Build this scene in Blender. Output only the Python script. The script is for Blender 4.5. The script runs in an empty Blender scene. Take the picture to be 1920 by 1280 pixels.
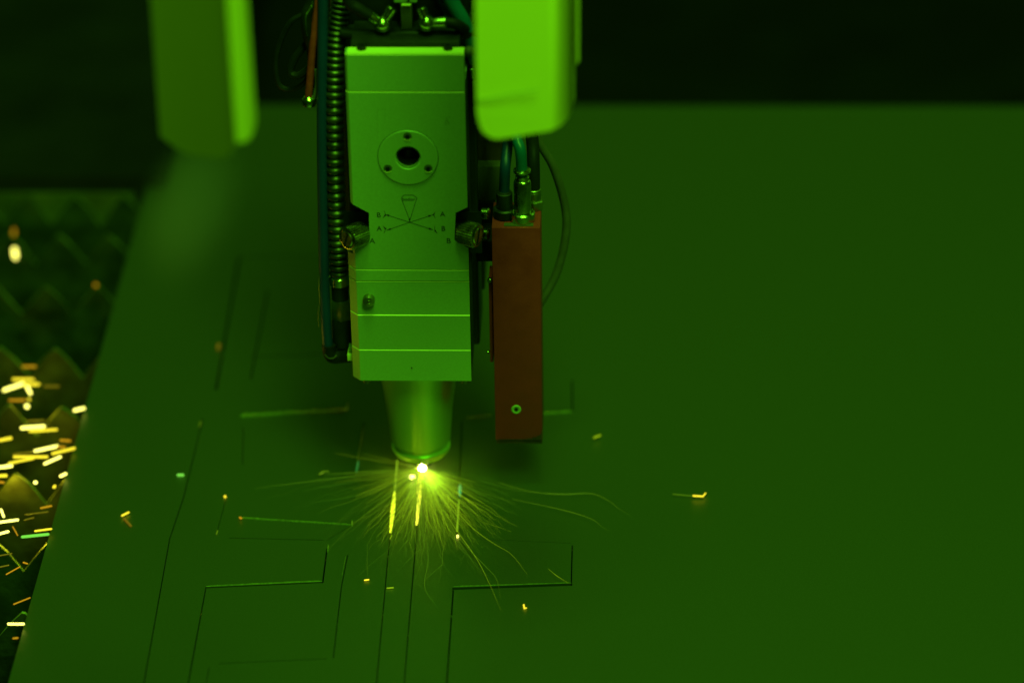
import bpy, bmesh, math, random
from mathutils import Vector, Matrix
random.seed(7)
S = bpy.context.scene
C = S.collection
# ------------------------------------------------------------------ camera
F = 6134.0                                   # focal length in pixels of a 1920 px wide picture
Yc = Vector((224, 3538, -F)).normalized()
Zc = Vector((-167, 10628, F)); Zc = (Zc - Yc*Zc.dot(Yc)).normalized()
Xc = Yc.cross(Zc)
RC = Matrix((Xc, Yc, Zc))                    # camera axes -> world axes
def ray(px, py):
    return RC @ Vector(((px-960)/F, (640-py)/F, -1.0))
CAM = -ray(791, 880).normalized()*2.6        # the cut point is the world origin
def onz(px, py, z=0.0):
    d = ray(px, py); return CAM + d*((z-CAM.z)/d.z)
def ony(px, py, y=0.0):
    d = ray(px, py); return CAM + d*((y-CAM.y)/d.y)
cd = bpy.data.cameras.new('camera'); co = bpy.data.objects.new('camera', cd); C.objects.link(co)
co.matrix_world = Matrix.Translation(CAM) @ RC.to_4x4()
cd.sensor_width = 36; cd.lens = F/1920*36; cd.clip_start = 0.05; cd.clip_end = 50
cd.dof.use_dof = True; cd.dof.focus_distance = 2.47; cd.dof.aperture_fstop = 2.2
S.camera = co
# ------------------------------------------------------------------ light
w = bpy.data.worlds.new('World'); S.world = w; w.use_nodes = True
w.node_tree.nodes['Background'].inputs[0].default_value = (0.20, 1.0, 0.03, 1)
w.node_tree.nodes['Background'].inputs[1].default_value = 0.020
GREEN = (0.185, 1.0, 0.035)
def area(name, loc, target, size, power, col=GREEN, sy=None):
    l = bpy.data.lights.new(name, 'AREA'); l.energy = power; l.color = col
    l.shape = 'RECTANGLE'; l.size = size; l.size_y = sy or size
    o = bpy.data.objects.new(name, l); C.objects.link(o); o.location = loc
    o.rotation_euler = (Vector(target)-Vector(loc)).to_track_quat('-Z', 'Y').to_euler()
def point(name, loc, power, r, col):
    l = bpy.data.lights.new(name, 'POINT'); l.energy = power; l.color = col; l.shadow_soft_size = r
    o = bpy.data.objects.new(name, l); C.objects.link(o); o.location = loc
area('key_lamp', (0.58, -1.35, 2.3), (0.0, -0.1, 0.15), 0.85, 50)
area('overhead_fill', (0.12, -0.45, 2.2), (0.0, -0.05, 0.2), 0.4, 20)  # unseen overhead light, added to brighten the top of the head
area('back_fill', (2.3, 1.6, 1.9), (0.5, 0.0, 0.0), 1.2, 2.5)  # unseen light at the back, added for the sheet to reflect
S.view_settings.view_transform = 'Standard'; S.view_settings.look = 'None'
S.view_settings.exposure = 0; S.view_settings.gamma = 1
S.render.resolution_x = 1024; S.render.resolution_y = 682
# ------------------------------------------------------------------ materials
def mat(name, col, rough=0.5, metal=0.0, var=0.12, scale=60, bump=0.0, bscale=300, spec=0.5, stretch=None, rvar=0.06):
    m = bpy.data.materials.new(name); m.use_nodes = True
    nt = m.node_tree; p = nt.nodes['Principled BSDF']
    p.inputs['Roughness'].default_value = rough; p.inputs['Metallic'].default_value = metal
    p.inputs['Specular IOR Level'].default_value = spec
    tc = nt.nodes.new('ShaderNodeTexCoord'); src = tc.outputs['Object']
    if stretch:
        mp = nt.nodes.new('ShaderNodeMapping'); mp.inputs['Scale'].default_value = stretch
        nt.links.new(src, mp.inputs['Vector']); src = mp.outputs['Vector']
    n = nt.nodes.new('ShaderNodeTexNoise'); n.inputs['Scale'].default_value = scale; n.inputs['Detail'].default_value = 6
    nt.links.new(src, n.inputs['Vector'])
    r = nt.nodes.new('ShaderNodeMapRange'); r.inputs[1].default_value = 0.3; r.inputs[2].default_value = 0.7
    r.inputs[3].default_value = 1-var; r.inputs[4].default_value = 1+var
    nt.links.new(n.outputs['Fac'], r.inputs[0])
    v = nt.nodes.new('ShaderNodeVectorMath'); v.operation = 'SCALE'; v.inputs[0].default_value = col[:3]
    nt.links.new(r.outputs[0], v.inputs['Scale']); nt.links.new(v.outputs[0], p.inputs['Base Color'])
    rr = nt.nodes.new('ShaderNodeMapRange'); rr.inputs[1].default_value = 0.3; rr.inputs[2].default_value = 0.7
    rr.inputs[3].default_value = max(0.02, rough-rvar); rr.inputs[4].default_value = min(1, rough+rvar)
    nt.links.new(n.outputs['Fac'], rr.inputs[0]); nt.links.new(rr.outputs[0], p.inputs['Roughness'])
    if bump:
        b = nt.nodes.new('ShaderNodeTexNoise'); b.inputs['Scale'].default_value = bscale; b.inputs['Detail'].default_value = 4
        nt.links.new(src, b.inputs['Vector'])
        bm_ = nt.nodes.new('ShaderNodeBump'); bm_.inputs['Strength'].default_value = bump; bm_.inputs['Distance'].default_value = 0.001
        nt.links.new(b.outputs['Fac'], bm_.inputs['Height']); nt.links.new(bm_.outputs['Normal'], p.inputs['Normal'])
    return m
def emis(name, col, st):
    m = bpy.data.materials.new(name); m.use_nodes = True
    p = m.node_tree.nodes['Principled BSDF']
    p.inputs['Base Color'].default_value = (0.02, 0.02, 0.01, 1)
    p.inputs['Emission Color'].default_value = (*col, 1); p.inputs['Emission Strength'].default_value = st
    return m
M = {}
M['alu'] = mat('anodised_aluminium', (0.37, 0.52, 0.20), 0.46, 0.15, 0.06, 700, 0.12, 2500)
M['alu_edge'] = mat('brightened_aluminium', (0.98, 0.95, 0.2), 0.4, 0.0, 0.04, 60)  # paler than the covers, to imitate upper edges catching the light
M['cone'] = mat('turned_aluminium', (0.62, 0.78, 0.22), 0.28, 0.60, 0.02, 500, rvar=0.0)
M['dark'] = mat('black_anodised', (0.016, 0.014, 0.010), 0.5, 0.1, 0.3, 80, 0.1, 900)
M['brown'] = mat('brown_painted_steel', (0.075, 0.035, 0.015), 0.5, 0.1, 0.3, 80, 0.1, 700)
M['steel'] = mat('nickel_plated', (0.55, 0.60, 0.25), 0.22, 1.0, 0.12, 120, 0.08, 600)
M['knob'] = mat('dark_knurled_steel', (0.55, 0.50, 0.2), 0.26, 1.0, 0.2, 200)
M['steel_dull'] = mat('dull_steel', (0.27, 0.27, 0.11), 0.36, 0.9, 0.25, 120, 0.15, 600)
M['sheet'] = mat('mild_steel_sheet', (0.116, 0.130, 0.06), 0.44, 0.72, 0.13, 900, 0.12, 1100, rvar=0.01)
M['slat'] = mat('scorched_slat_steel', (0.040, 0.042, 0.02), 0.7, 0.0, 0.6, 45, 0.8, 160, spec=.15)
M['slat_edge'] = mat('glinting_slat_edge', (0.19, 0.19, 0.07), 0.5, 0.2, 0.8, 60, 0.5, 300)  # bare tooth edges, lightened to imitate glints in the valleys
M['hose_steel'] = mat('smoky_hose_steel', (0.11, 0.11, 0.05), 0.42, 0.9, 0.3, 120)
M['red'] = mat('red_anodised', (0.38, 0.024, 0.04), 0.5, 0.15, 0.10, 90, 0.12, 900)
M['cream'] = mat('cream_painted_cover', (0.90, 0.76, 0.07), 0.5, 0.0, 0.03, 8, 0.03, 500)
M['teal'] = mat('dark_teal_hose', (0.0, 0.034, 0.24), 0.45, 0.0, 0.1, 40)
M['greenhose'] = mat('green_hose', (0.0, 0.12, 0.26), 0.4, 0.0, 0.08, 40)
M['black'] = mat('black_rubber', (0.014, 0.012, 0.011), 0.5, 0.0, 0.3, 60, spec=.15)
M['orange'] = mat('orange_cable', (0.40, 0.035, 0.02), 0.45, 0.0, 0.25, 200)
M['grey'] = mat('grey_cable', (0.08, 0.07, 0.04), 0.55, 0.0, 0.15, 100)
M['panel'] = mat('grey_panel', (0.085, 0.07, 0.03), 0.6, 0.0, 0.15, 50)
M['ink'] = mat('engraved_ink', (0.010, 0.020, 0.010), 0.6)
M['glass'] = mat('lens_glass', (0.01, 0.006, 0.005), 0.08, 0.0, 0.1)
M['backdrop'] = mat('dark_enclosure_paint', (0.65, 0.60, 0.3), 0.8, 0.0, 0.25, 3, spec=.05)
M['pit'] = mat('sooty_pit', (0.018, 0.014, 0.018), 0.9, 0.0, 0.3, 9, spec=.03)
M['hot'] = emis('white_hot', (1.0, 0.95, 0.30), 60)
M['kerfhot'] = emis('kerf_underglow', (0.75, 0.95, 0.02), 1.6)
M['underglow_dim'] = emis('kerf_underglow_dim', (0.28, 0.55, 0.01), 0.8)
M['spark_w'] = emis('spark_white', (1.0, 0.95, 0.16), 3.0)
M['spark_y'] = emis('spark_yellow', (1.0, 0.82, 0.03), 1.3)
M['spark_o'] = emis('spark_orange', (0.75, 0.36, 0.01), 0.7)
M['spark_d'] = emis('spark_dim', (0.40, 0.26, 0.01), 0.35)
M['spark_g'] = emis('spark_green', (0.25, 1.0, 0.08), .8)
M['trail_a'] = emis('fine_trail_bright', (0.52, 0.86, 0.01), 0.50)
M['trail_b'] = emis('fine_trail_mid', (0.28, 0.60, 0.01), 0.34)
M['trail_c'] = emis('fine_trail_faint', (0.15, 0.42, 0.01), 0.24)
# ------------------------------------------------------------------ object helpers
ORG = {}
def thing(name, label, cat, loc=(0, 0, 0), group=None):
    o = bpy.data.objects.new(name, None); C.objects.link(o); o.location = loc; o.empty_display_size = 0.02
    o['label'] = label; o['category'] = cat
    if group: o['group'] = group
    ORG[o.name] = Vector(loc); return o
def tag(o, label, cat, group=None, kind=None):
    if label: o['label'] = label
    if cat: o['category'] = cat
    if group: o['group'] = group
    if kind: o['kind'] = kind
    return o
def obj(name, bm, m, parent=None, smooth=35):
    bmesh.ops.recalc_face_normals(bm, faces=bm.faces)
    org = ORG[parent.name] if parent else Vector()
    if org.length: bmesh.ops.translate(bm, verts=bm.verts, vec=-org)
    me = bpy.data.meshes.new(name); bm.to_mesh(me); bm.free()
    me.materials.append(m)
    if smooth:
        me.shade_smooth(); me.set_sharp_from_angle(angle=math.radians(smooth))
    o = bpy.data.objects.new(name, me); C.objects.link(o)
    if parent: o.parent = parent
    ORG[o.name] = org
    return o
NB = bmesh.new
def prism(bm, pts, off):
    off = Vector(off)
    a = [bm.verts.new(p) for p in pts]; b = [bm.verts.new(Vector(p)+off) for p in pts]
    bm.faces.new(a); bm.faces.new(b[::-1]); n = len(a)
    for i in range(n): bm.faces.new((a[i], b[i], b[(i+1) % n], a[(i+1) % n]))
    return bm
def box(bm, x0, x1, y0, y1, z0, z1):
    return prism(bm, [(x0, y0, z0), (x1, y0, z0), (x1, y1, z0), (x0, y1, z0)], (0, 0, z1-z0))
def bev(bm, w=0.001, seg=2):
    bmesh.ops.recalc_face_normals(bm, faces=bm.faces)
    ed = [e for e in bm.edges if len(e.link_faces) == 2 and e.calc_face_angle(0) > 0.5]
    bmesh.ops.bevel(bm, geom=ed, offset=w, segments=seg, affect='EDGES', profile=0.5, clamp_overlap=True)
    return bm
def frame(ax):
    ax = Vector(ax).normalized()
    u = ax.cross(Vector((0, 0, 1)) if abs(ax.z) < 0.9 else Vector((1, 0, 0))).normalized()
    return ax, u, ax.cross(u).normalized()
def lathe(bm, o, ax, prof, n=32, knurl=None):
    ax, u, v = frame(ax); o = Vector(o); rings = []
    for (r, h) in prof:
        ring = []
        for i in range(n):
            a = 2*math.pi*i/n
            rr = r
            if knurl and knurl[0] <= h <= knurl[1] and i % 2: rr = r*0.90
            ring.append(bm.verts.new(o+ax*h+(u*math.cos(a)+v*math.sin(a))*max(rr, 1e-5)))
        rings.append(ring)
    for k in range(len(rings)-1):
        for i in range(n):
            bm.faces.new((rings[k][i], rings[k][(i+1) % n], rings[k+1][(i+1) % n], rings[k+1][i]))
    bm.faces.new(rings[0][::-1]); bm.faces.new(rings[-1])
    return bm
def cyl(bm, p0, p1, r0, r1=None, n=24):
    p0 = Vector(p0); p1 = Vector(p1); r1 = r0 if r1 is None else r1
    L = (p1-p0).length; b = min(0.0004, L*0.15, r0*.3)
    return lathe(bm, p0, p1-p0, [(max(r0-b, 1e-5), 0), (r0, b), (r1, L-b), (max(r1-b, 1e-5), L)], n)
def crom(pts, k):
    pts = [Vector(p) for p in pts]; P = [pts[0]*2-pts[1]]+pts+[pts[-1]*2-pts[-2]]; out = []
    for i in range(1, len(P)-2):
        for j in range(k):
            t = j/k; a, b, c, d = P[i-1], P[i], P[i+1], P[i+2]
            out.append(0.5*((2*b)+(c-a)*t+(2*a-5*b+4*c-d)*t*t+(3*b-a-3*c+d)*t**3))
    out.append(pts[-1]); return out
def tube(bm, pts, r, n=12, k=8, smooth=True):
    P = crom(pts, k) if smooth else [Vector(p) for p in pts]
    L = len(P); up = None; rings = []
    for i, p in enumerate(P):
        t = (P[min(i+1, L-1)]-P[max(i-1, 0)]).normalized()
        if up is None: up = frame(t)[1]
        up = (up-t*up.dot(t)).normalized(); v = t.cross(up)
        rr = r(i/(L-1)) if callable(r) else r
        rings.append([bm.verts.new(p+(up*math.cos(2*math.pi*j/n)+v*math.sin(2*math.pi*j/n))*rr) for j in range(n)])
    for a, b in zip(rings, rings[1:]):
        for j in range(n): bm.faces.new((a[j], a[(j+1) % n], b[(j+1) % n], b[j]))
    bm.faces.new(rings[0][::-1]); bm.faces.new(rings[-1])
    return bm
def ball(bm, c, r, seg=16):
    bmesh.ops.create_uvsphere(bm, u_segments=seg, v_segments=seg//2+2, radius=r, matrix=Matrix.Translation(Vector(c)))
    return bm
def cut(o, bmc):
    bmesh.ops.recalc_face_normals(bmc, faces=bmc.faces)
    me = bpy.data.meshes.new('cutter'); bmc.to_mesh(me); bmc.free(); me.materials.append(M['dark'])
    c = bpy.data.objects.new('cutter', me); C.objects.link(c)
    if o.parent: c.location = -ORG[o.name]+o.parent.location*0  # same local space as the mesh
    mod = o.modifiers.new('b', 'BOOLEAN'); mod.object = c; mod.operation = 'DIFFERENCE'; mod.solver = 'EXACT'; mod.use_self = True; mod.material_mode = 'TRANSFER' if o.name.startswith('front') else 'INDEX'
    par = o.parent; o.parent = None
    bpy.context.view_layer.update()
    dg = bpy.context.evaluated_depsgraph_get()
    nm = bpy.data.meshes.new_from_object(o.evaluated_get(dg))
    o.modifiers.remove(mod); o.data = nm; o.parent = par
    nm.set_sharp_from_angle(angle=math.radians(35))
    bpy.data.objects.remove(c)
def text(name, s, pos, h, parent, m, rot=0):
    cu = bpy.data.curves.new('t', 'FONT'); cu.body = s; cu.size = h; cu.align_x = 'CENTER'; cu.align_y = 'CENTER'; cu.extrude = 0.00006
    to = bpy.data.objects.new('t', cu); C.objects.link(to); bpy.context.view_layer.update()
    me = bpy.data.meshes.new_from_object(to.evaluated_get(bpy.context.evaluated_depsgraph_get()))
    bpy.data.objects.remove(to); me.name = name
    me.transform(Matrix.Translation(Vector(pos)-ORG[parent.name]) @ Matrix.Rotation(math.pi/2, 4, 'X'))
    me.materials.clear(); me.materials.append(m)
    o = bpy.data.objects.new(name, me); C.objects.link(o); o.parent = parent; ORG[o.name] = ORG[parent.name]
    return o
MM = 0.001
# ================================================================== SETTING
bm = NB()                                             # pit floor below the slats
box(bm, -4, 4, -3, 4, -0.62, -0.60); tag(obj('ground', bm, M['pit']), 'sooty dark floor of the pit under the slats', None, kind='structure')
bm = NB(); box(bm, -4, 4, 2.6, 2.7, -0.6, 3.5); tag(obj('enclosure_wall', bm, M['backdrop']), 'dark inside wall of the machine enclosure', None, kind='structure')
# ------------------------------------------------------------------ toothed support slats
TOP = -0.004
def slat(yw, xoff, label):
    pitch = 0.0455; hgt = 0.030; x0 = -0.95; x1 = 0.9
    pts = []; n = int((x1-x0)/pitch)
    for i in range(n):
        xa = x0+xoff+i*pitch
        pts.append((xa-0.0010, yw, TOP-hgt+random.uniform(-.002, .001)))
        tipx = xa+pitch*0.5+random.uniform(-.0015, .0015); tz = TOP-random.uniform(0.0002, .003)
        pts.append((xa+pitch*0.27, yw, TOP-hgt*0.42+random.uniform(-.001, .001)))
        pts.append((tipx-0.0014, yw, tz)); pts.append((tipx+0.0012, yw, tz-random.uniform(0, .001)))
        pts.append((xa+pitch*0.73, yw, TOP-hgt*0.42+random.uniform(-.001, .001)))
    pts += [(pts[-1][0], yw, -0.13), (pts[0][0], yw, -0.13)]
    bm = NB(); prism(bm, pts, (0, 0.0028, 0))
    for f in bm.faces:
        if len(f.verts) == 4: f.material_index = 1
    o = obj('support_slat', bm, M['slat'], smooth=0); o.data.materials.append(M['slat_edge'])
    return tag(o, label, 'slat', 'toothed slats carrying the steel sheet')
rows = [  # (picture x, y of one tooth tip, label)
    (140, 366, 'farthest toothed slat, just in front of the dark frame rail'),
    (205, 440, 'dim toothed slat second from the frame rail, behind a lone bright spark'),
    (182, 535, 'toothed slat with glinting valleys, above the slats lit by sparks'),
    (102, 650, 'toothed slat whose tooth glows olive just above the cluster of sparks'),
    (117, 760, 'brightly lit toothed slat in the thick of the yellow sparks'),
    (30, 885, 'toothed slat below the densest sparks with dark broad teeth'),
    (95, 1010, 'toothed slat beside a long pale green spark'),
    (40, 1145, 'dark toothed slat low on the left, under the last orange sparks'),
    (10, 1290, 'nearest toothed slat at the bottom corner beside the sheet edge')]
for (px, py, lab) in rows:
    p = onz(px, py, TOP); off = (p.x+0.95-0.0455*0.5) % 0.0455
    slat(p.y, off, lab)
# frame rail behind the slats, left of the sheet
a = onz(140, 350, 0.0)
bm = NB(); box(bm, -2.2, onz(292, 350).x+0.01, a.y, a.y+1.1, -0.2, 0.012); bev(bm, .004)
tag(obj('frame_rail', bm, M['pit']), 'dark flat machine frame rail behind the toothed slats', 'rail')
q = onz(140, 372, TOP); bm = NB(); box(bm, -2.2, onz(292, 350).x-.02, q.y+.012, q.y+.016, -.09, -.006)
tag(obj('table_ledge', bm, mat('ledge_paint', (.09, .085, .03), .7, 0, .7, 14, spec=.1)), 'dim green ledge showing between the teeth of the farthest slat', 'ledge')
# ------------------------------------------------------------------ the steel sheet with its real cut lines
e0 = onz(275, 350); e1 = onz(15, 1280); dl = (e0-e1).normalized()
nearl = e1-dl*0.35; far = onz(1500, 199).y; farl = e0+dl*((far-e0.y)/dl.y)
bm = NB(); T = 0.003
prism(bm, [(nearl.x, nearl.y, 0), (1.6, nearl.y, 0), (1.6, far, 0), (farl.x, far, 0)], (0, 0, -T))
sheet_root = thing('steel_sheet', 'large dull green lit steel sheet with thin cut outlines lying on the slats', 'metal sheet', (0, 0, 0))
sheet = obj('plate', bm, M['sheet'], sheet_root, smooth=0)
kerfs = [  # polylines in the picture, kerf width in mm
    ([(380, 785), (345, 930), (318, 1010), (268, 1290)], .85), ([(386, 1101), (351, 1290)], .9),
    ([(386, 1101), (604, 1091)], 1.6), ([(605, 1092), (613, 1028)], 1.2), ([(652, 1040), (640, 1100), (625, 1232)], .75),
    ([(410, 1243), (612, 1234)], .65), ([(392, 1250), (385, 1290)], .5), ([(731, 1003), (705, 1290)], .8),
    ([(782, 985), (757, 1290)], .8), ([(850, 1102), (837, 1290)], 1.1), ([(850, 1103), (1071, 1095)], 3.2),
    ([(1071, 1096), (1073, 1022)], 1.0), ([(450, 971), (658, 984)], 1.0), ([(450, 781), (652, 769)], 1.0),
    ([(683, 792), (668, 888)], .9), ([(449, 480), (405, 730)], 1.9), ([(446, 482), (600, 480)], 1.0),
    ([(502, 545), (470, 710)], 1.3), ([(868, 784), (1073, 772)], .9), ([(1073, 712), (1073, 771)], 1.2),
    ([(430, 1008), (606, 1012)], .7), ([(456, 800), (455, 870)], .6), ([(425, 930), (406, 1000)], .5),
    ([(746, 862), (731, 1001)], 1.3), ([(791, 884), (781, 986)], 1.6), ([(866, 790), (857, 1008)], .9),
    ([(470, 668), (600, 664)], 1.0), ([(613, 1012), (660, 984)], .5), ([(895, 1010), (1070, 1018)], .4)]
bmc = NB()
for i, (pl, wd) in enumerate(kerfs):
    q = [onz(x, y) for x, y in pl]; h = wd*MM/2
    for a, b in zip(q, q[1:]):
        d = (b-a).normalized(); n = Vector((-d.y, d.x, 0))*h; e = d*h*0.5
        z = Vector((0, 0, 0.004+0.0001*i))
        prism(bmc, [a-n-e+z, b-n+e+z, b+n+e+z, a+n-e+z], (0, 0, -0.012-0.0002*i))
cut(sheet, bmc)
# pale lips added along a few cuts to imitate their lit edges
def lip(pl, hmm, wmm, m='steel_dull', jag=.3):
    bm = NB(); q = crom([onz(x, y) for x, y in pl], 14) if len(pl) > 2 else [onz(*pl[0]).lerp(onz(*pl[1]), t/22) for t in range(23)]
    R = []
    for i, p in enumerate(q):
        d = (q[min(i+1, len(q)-1)]-q[max(i-1, 0)]).normalized(); n = Vector((-d.y, d.x, 0))
        if n.y < 0: n = -n
        s = (1-jag+jag*2*random.random()); 
        if i in (0, len(q)-1): s *= .3
        base = p+n*0.0004
        R.append([bm.verts.new(base+Vector((0, 0, -.0005))), bm.verts.new(base+n*wmm*MM*.3+Vector((0, 0, hmm*MM*s))), bm.verts.new(base+n*wmm*MM+Vector((0, 0, -.0005)))])
    for a, b in zip(R, R[1:]):
        for j in range(3): bm.faces.new((a[j], a[(j+1) % 3], b[(j+1) % 3], b[j]))
    bm.faces.new(R[0]); bm.faces.new(R[-1][::-1])
    return obj('cut_edge', bm, M[m], sheet_root, smooth=0)
M['edge_glint'] = mat('bright_cut_glint', (0.45, 0.48, 0.12), 0.4, 0.5, 0.4, 500)
M['edge_glint_dim'] = mat('dull_cut_glint', (0.32, 0.36, 0.08), 0.4, 0.4, 0.4, 500)
lip([(450, 971), (658, 984)], .7, 1.3, 'edge_glint', .25); lip([(450, 781), (652, 769)], 2.0, 2, 'edge_glint_dim', .5)
lip([(386, 1100), (604, 1090)], 1.0, 1.4, 'edge_glint_dim', .2); lip([(850, 1100), (1071, 1093)], .6, .8, 'edge_glint_dim', .3)
lip([(1015, 776), (1073, 772)], 1.2, 1.4, 'edge_glint_dim'); lip([(875, 784), (925, 779)], .9, 1.2, 'edge_glint_dim')
lip([(683, 800), (668, 888)], 1.2, 1.2, 'edge_glint_dim', .3); lip([(655, 755), (652, 770)], 2, 2, 'edge_glint_dim')
lip([(613, 1022), (612, 1034)], 1.5, 1.2, 'edge_glint'); lip([(650, 1042), (643, 1078)], .8, .8, 'edge_glint_dim')
lip([(658, 976), (658, 986)], 1.5, 1.2, 'edge_glint')
# emissive strips standing in for light shining up through three cuts
def kerfglow(p0, p1, w0, m, label=None, dash=0.0):
    bm = NB(); a = onz(*p0, -0.0004); b = onz(*p1, -0.0004); a.z += .0016; b.z += .0008; N = 46; R = []
    for i in range(N+1):
        t = i/N; p = a.lerp(b, t); s = w0(t)*MM*random.uniform(.82, 1.12)*.55
        R.append((bm.verts.new(p+Vector((-s, 0, 0))), bm.verts.new(p+Vector((0, 0, s*.6+.0008))), bm.verts.new(p+Vector((s, 0, 0)))))
    for c, d in zip(R, R[1:]):
        bm.faces.new((c[0], c[1], d[1], d[0])); bm.faces.new((c[1], c[2], d[2], d[1])); bm.faces.new((c[2], c[0], d[0], d[2]))
    bm.faces.new(R[0][::-1]); bm.faces.new(R[-1])
    o = obj('cut_glow', bm, m, sheet_root, smooth=0)
    if label: o['label'] = label
kerfglow((790, 886), (781, 986), lambda t: 3.3*(1-t)+1.4, M['underglow_w'] if 'underglow_w' in M else emis('white_yellow_kerf', (1.0, 1.0, .06), 2.2), 'white glowing cut line straight below the nozzle')
kerfglow((740, 925), (732, 1000), lambda t: 1.6+1.4*math.sin(math.pi*min(1, t*1.1)), M['kerfhot'], 'yellow glowing cut line left of the nozzle')
kerfglow((745, 866), (740, 925), lambda t: 1.1+.6*t, M['underglow_dim'])
kerfglow((861, 940), (857, 998), lambda t: 1.0+.5*t, M['underglow_dim'], 'faint glowing cut line right of the nozzle')
kerfglow((863, 910), (862, 932), lambda t: 2.2*math.sin(math.pi*(.15+.7*t)), emis('teal_glint', (.06, .7, .18), .7))  # emissive slivers imitating teal reflections on two of the cuts
kerfglow((672, 868), (668, 886), lambda t: 1.8*math.sin(math.pi*(.15+.7*t)), emis('teal_glint_dim', (.03, .35, .05), .45))
# ================================================================== LASER HEAD
YF = -0.045
head = thing('laser_cutting_head', 'green lit aluminium laser cutting head above the glowing cut, with engraved arrows', 'laser head', (0, 0, 0.02))
def zf(py, y=YF): return ony(775, py, y).z
xl = (ony(650, 103, YF).x+ony(676, 712, YF).x)/2; xr = (ony(870, 103, YF).x+ony(884, 712, YF).x)/2
def section(z0, z1, back, lift=0.0, edge=0.0011, lean=0.0, ch=0.0060):
    """cover block: front face, chamfered left and right corners, small bevel along the upper front edge"""
    def ring(z, ins, push):
        y = YF-lift+ins-push
        return [(xl+ins*.3, y, z), (xr-ins*.3, y, z), (xr-ins*.3, y+.003, z), (xr-ins*.3, back, z), (xl-ch, back, z), (xl-ch+ins*.3, y+max(ch*1.1, .002), z)]
    bm = NB(); rs = [ring(z0, 0, 0), ring(z1-edge, 0, lean), ring(z1, edge*1.0, lean)]
    V = [[bm.verts.new(p) for p in r] for r in rs]
    for k, (a, b) in enumerate(zip(V, V[1:])):
        for i in range(6):
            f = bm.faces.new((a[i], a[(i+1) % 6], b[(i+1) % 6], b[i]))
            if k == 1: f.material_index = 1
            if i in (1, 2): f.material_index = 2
    bm.faces.new(V[0][::-1]); bm.faces.new(V[-1])
    return bm
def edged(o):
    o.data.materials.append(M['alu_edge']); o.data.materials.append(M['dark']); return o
seams = [103, 171, 505, 526, 589, 655, 712]
Z = [zf(p) for p in seams]
HB = 0.006
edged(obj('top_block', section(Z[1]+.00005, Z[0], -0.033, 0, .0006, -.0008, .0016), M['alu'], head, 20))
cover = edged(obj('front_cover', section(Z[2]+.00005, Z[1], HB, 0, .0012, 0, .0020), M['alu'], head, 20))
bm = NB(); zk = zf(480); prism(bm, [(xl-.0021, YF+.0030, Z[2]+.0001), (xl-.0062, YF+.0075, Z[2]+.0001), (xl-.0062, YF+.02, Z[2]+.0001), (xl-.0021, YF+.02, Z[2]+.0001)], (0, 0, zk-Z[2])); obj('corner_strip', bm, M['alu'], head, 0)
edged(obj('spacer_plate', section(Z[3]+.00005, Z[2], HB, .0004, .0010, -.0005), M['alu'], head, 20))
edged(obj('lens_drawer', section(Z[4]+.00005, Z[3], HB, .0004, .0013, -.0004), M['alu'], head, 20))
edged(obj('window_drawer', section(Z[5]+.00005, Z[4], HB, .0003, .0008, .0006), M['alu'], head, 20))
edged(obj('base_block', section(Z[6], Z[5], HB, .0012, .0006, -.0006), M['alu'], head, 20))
# top of the top block, lightened to imitate light from above
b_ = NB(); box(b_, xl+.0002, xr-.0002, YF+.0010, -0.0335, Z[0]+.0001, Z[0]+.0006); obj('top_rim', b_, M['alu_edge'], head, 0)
# dark body behind the covers
bm = NB(); box(bm, xl-.0085, xr+.0045, HB+.0005, 0.062, Z[6]+.001, Z[0]-.002); bev(bm, .002)
obj('body', bm, M['dark'], head)
bm = NB(); box(bm, xl+.002, xr-.004, -0.033+.0005, HB, Z[1]+.0005, Z[0]+.004); bev(bm, .001); obj('top_bracket', bm, M['dark'], head)
# hexagonal recesses for the knobs
bmc = NB()
for P in ([(690, 411), (691, 463), (667, 479), (600, 479), (600, 378), (650, 390)], [(853, 411), (851, 462), (880, 479), (950, 479), (950, 372), (884, 396)]):
    prism(bmc, [ony(x, y, YF-.01) for x, y in P], (0, 0.040, 0))
prism(bmc, [ony(765, 295, YF-.004)+Vector((.0088*math.cos(t*math.pi/16), 0, .0088*math.sin(t*math.pi/16))) for t in range(32)], (0, 0.03, 0))
# ring groove round the sensor flange
cut(cover, bmc)
# flange ring, hole, lens, screws
fc = ony(765, 295, YF)
bm = NB()
lathe(bm, fc+Vector((0, .002, 0)), (0, -1, 0), [(.0222, 0), (.0222, .0026), (.0218, .0030), (.0097, .0030), (.0092, .0026), (.0092, 0)], 64)
bmesh.ops.delete(bm, geom=[f for f in bm.faces if len(f.verts) > 4], context='FACES')
obj('window_flange', bm, M['alu'], head, 20)
bm = NB(); tube(bm, [fc+Vector((.0224*math.cos(a*math.pi/24), -.0001, .0224*math.sin(a*math.pi/24))) for a in range(49)], .00022, 4, 1, False); obj('flange_groove', bm, M['ink'], head)
bm = NB(); lathe(bm, fc+Vector((0, .016, 0)), (0, -1, 0), [(.0088, 0), (.0088, .0155), (.0083, .0162), (.0080, .0155), (.0074, .004), (.0074, 0)], 48)
bmesh.ops.delete(bm, geom=[f for f in bm.faces if len(f.verts) > 4], context='FACES')
bore = obj('window_bore', bm, M['steel_dull'], head)
bm = NB(); lathe(bm, fc+Vector((0, .0135, 0)), (0, -1, 0), [(.0088, 0), (.0087, .001), (.006, .0022), (.0001, .0027)], 32); obj('lens', bm, M['glass'], head)
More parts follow.
